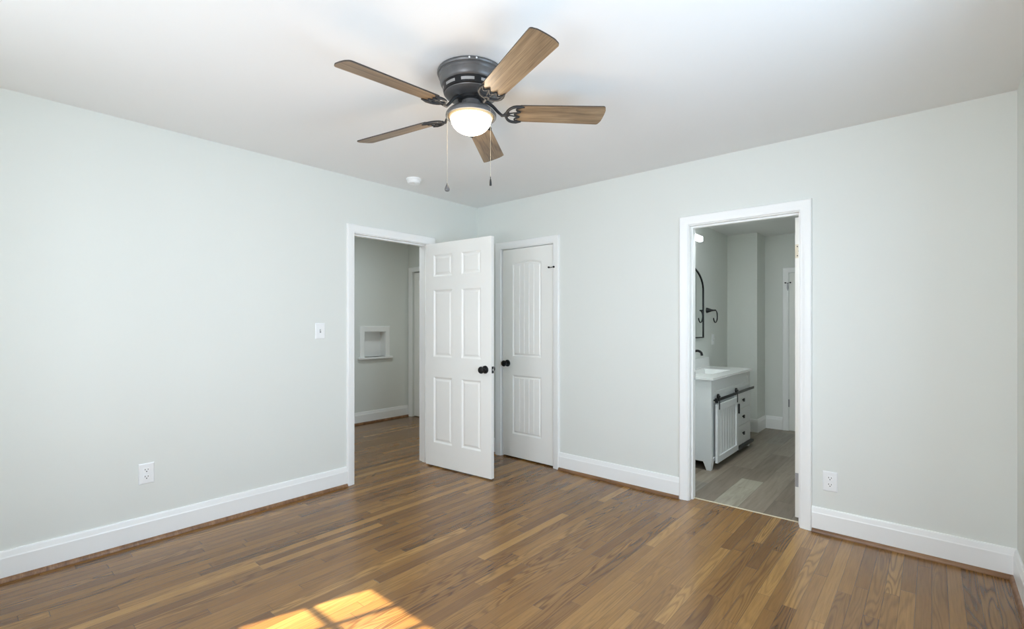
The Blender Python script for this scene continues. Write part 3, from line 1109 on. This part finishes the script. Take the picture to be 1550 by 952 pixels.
# barn door with grooved boards
XD = VD + 0.014
y0, y1, z0, z1 = 0.060, 0.660, 0.062, 0.572
m = MB()
rim = 0.055
m.loft([[(XD, y0, z0), (XD, y1, z0), (XD, y1, z1), (XD, y0, z1)],
        [(XD + 0.02, y0, z0), (XD + 0.02, y1, z0), (XD + 0.02, y1, z1), (XD + 0.02, y0, z1)],
        [(XD + 0.02, y0 + rim, z0 + rim), (XD + 0.02, y1 - rim, z0 + rim), (XD + 0.02, y1 - rim, z1 - rim), (XD + 0.02, y0 + rim, z1 - rim)],
        [(XD + 0.008, y0 + rim, z0 + rim), (XD + 0.008, y1 - rim, z0 + rim), (XD + 0.008, y1 - rim, z1 - rim), (XD + 0.008, y0 + rim, z1 - rim)]], True, True, False)
nb = 7
ya, yb = y0 + rim, y1 - rim
cuts = [(ya, 0.008)]
for g in range(1, nb):
    yg = ya + (yb - ya) * g / nb
    cuts += [(yg - 0.006, 0.008), (yg - 0.0015, 0.002), (yg + 0.0015, 0.002), (yg + 0.006, 0.008)]
cuts.append((yb, 0.008))
for (p, dp), (q, dq) in zip(cuts, cuts[1:]):
    m.face([(XD + dp, p, z0 + rim), (XD + dq, q, z0 + rim), (XD + dq, q, z1 - rim), (XD + dp, p, z1 - rim)])
bd = m.build('barn_door', 'vanity', van)
for yy in (0.105, 0.625):
    b = MB()
    b.box(XD + 0.020, XD + 0.024, yy - 0.010, yy + 0.010, 0.525, 0.640, 0.001)
    b.lathe([(0.0001, 0.0), (0.022, 0.0), (0.022, 0.012), (0.0001, 0.012)], 24, Matrix.Translation((XD + 0.004, yy, 0.640)) @ Matrix.Rotation(PI / 2, 4, 'Y'))
    b.lathe([(0.0001, 0.0), (0.007, 0.0), (0.006, 0.006), (0.0001, 0.007)], 12, Matrix.Translation((XD + 0.023, yy, 0.640)) @ Matrix.Rotation(PI / 2, 4, 'Y'))
    b.build('hanger', 'black', bd, smooth=40)
MB().box(XD + 0.022, XD + 0.036, 0.640, 0.654, 0.415, 0.510, 0.003).build('door_handle', 'black', bd)
rl = MB()
rl.box(XD + 0.005, XD + 0.013, 0.045, VL + 0.045, 0.597, 0.621, 0.001)
for yy in (0.06, 0.62, VL - 0.03):
    rl.lathe([(0.006, 0.0), (0.006, 0.02)], 12, Matrix.Translation((VD - 0.002, yy, 0.609)) @ Matrix.Rotation(PI / 2, 4, 'Y'))
rl.box(XD + 0.002, XD + 0.026, 0.040, 0.062, 0.590, 0.628, 0.003)
rl.build('rail', 'black', van, smooth=40)
MB().box(VD - 0.002, VD + 0.030, 0.662, VL + 0.020, 0.046, 0.070, 0.002).build('guide_track', 'black', van)

# countertop with a rectangular basin
CT = empty('countertop', (BX + 0.001, 0.79, 0.789))
tag(CT, 'white vanity countertop with moulded rectangular basin and backsplash', 'countertop')
CW, CLn, CTk = 0.466, 1.225, 0.020
bx0, bx1, by0, by1 = 0.085, 0.345, 0.35, 0.87
m = MB()
top = CTk
outer_b = [(0, 0, 0), (CW, 0, 0), (CW, CLn, 0), (0, CLn, 0)]
outer_t = [(0, 0, top), (CW, 0, top), (CW, CLn, top), (0, CLn, top)]
rim_t = [(bx0, by0, top), (bx1, by0, top), (bx1, by1, top), (bx0, by1, top)]
ins = lambda d, z: [(bx0 + d, by0 + d, z), (bx1 - d, by0 + d, z), (bx1 - d, by1 - d, z), (bx0 + d, by1 - d, z)]
m.loft([outer_b, outer_t, rim_t, ins(0.006, top - 0.006), ins(0.022, top - 0.075), ins(0.045, top - 0.095)], True, False, True)
m.loft([outer_b, [(bx0, by0, 0), (bx1, by0, 0), (bx1, by1, 0), (bx0, by1, 0)]], True)
m.build('counter_slab', 'quartz', CT)
MB().box(0.0, 0.020, 0.0, CLn, top, top + 0.100, 0.002).build('backsplash', 'quartz', CT)
MB().lathe([(0.0001, top - 0.093), (0.022, top - 0.092), (0.022, top - 0.0945)], 20, Matrix.Translation((0.2, 0.61, 0))).build('drain', 'black', CT)

# faucet
fz = 0.789 + CTk
fa = empty('faucet', (BX + 0.060, 1.400, fz))
tag(fa, 'matte black arched faucet on the vanity countertop', 'faucet')
MB().lathe([(0.025, 0.0), (0.025, 0.006), (0.018, 0.012), (0.0155, 0.03), (0.0155, 0.09)], 24).build('body', 'black', fa, smooth=40)
pts = [(0, 0, 0.085), (0, 0, 0.150)]
for i in range(1, 10):
    a = PI - i / 9 * PI * 0.80
    pts.append((0.050 + 0.050 * math.cos(a), 0, 0.150 + 0.050 * math.sin(a) * 0.95))
pts.append((0.0945, 0, 0.160))
pts.append((0.0965, 0, 0.150))
MB().tube(pts, [0.012] * (len(pts) - 1) + [0.0125], 12).build('spout', 'black', fa, smooth=60)
MB().tube([(0, 0.012, 0.05), (0, 0.038, 0.056), (0.0, 0.070, 0.066)], [0.007, 0.006, 0.005], 10).build('lever', 'black', fa, smooth=60)

# arched mirror
MY, MZ, MHW, MSP, MB_R = 1.40, 1.124, 0.45, 1.64, 0.245
mr = empty('mirror', (BX, MY, MZ))
tag(mr, 'arched bathroom mirror in a thin black frame above the vanity', 'mirror')


def arch(hw, zb, zs, rise, n=28):
    o = [(-hw, zb), (hw, zb)]
    for i in range(n + 1):
        a = PI * i / n
        o.append((hw * math.cos(a), zs + rise * math.sin(a)))
    return o


ou = arch(MHW, 0, MSP - MZ, MB_R)
inn = arch(MHW - 0.012, 0.012, MSP - MZ, MB_R - 0.012)
m = MB()
m.loft([[(0.0, y, z) for y, z in ou], [(0.020, y, z) for y, z in ou], [(0.020, y, z) for y, z in inn], [(0.010, y, z) for y, z in inn]], True)
m.build('frame', 'black', mr, smooth=30)
m = MB()
m.face([(0.012, y, z) for y, z in arch(MHW - 0.010, 0.010, MSP - MZ, MB_R - 0.010)])
m.face([(0.004, y, z) for y, z in reversed(arch(MHW - 0.010, 0.010, MSP - MZ, MB_R - 0.010))])
m.build('mirror_glass', 'mirror', mr)

# vanity light bar
vl = empty('vanity_light', (BX, MY, 2.158))
tag(vl, 'glowing white light bar on the wall above the bathroom mirror', 'wall light')
MB().box(0.0, 0.022, -0.10, 0.10, -0.05, 0.05, 0.004).build('back_plate', 'black', vl)
MB().box(0.020, 0.046, -0.215, 0.215, -0.018, 0.018, 0.003).build('support_bar', 'black', vl)
MB().box(0.046, 0.088, -0.225, 0.225, -0.027, 0.027, 0.006).build('diffuser', 'ledbar', vl, smooth=40)

# towel ring
tr = empty('towel_ring', (BX, 1.985, 1.425))
tag(tr, 'black open towel ring on the bathroom wall right of the mirror', 'towel ring')
MB().lathe([(0.0001, 0.0), (0.030, 0.0), (0.030, 0.006), (0.022, 0.028), (0.012, 0.055), (0.0085, 0.075), (0.0075, 0.100), (0.0001, 0.101)], 24, Matrix.Rotation(PI / 2, 4, 'Y')).build('post', 'black', tr, smooth=40)
pts = []
for i in range(22):
    a = R(92 - i * 12.2)
    pts.append((0.093, 0.005 + 0.062 * math.cos(a), -0.068 + 0.066 * math.sin(a)))
MB().tube(pts, 0.0062, 10).build('ring', 'black', tr, smooth=60)
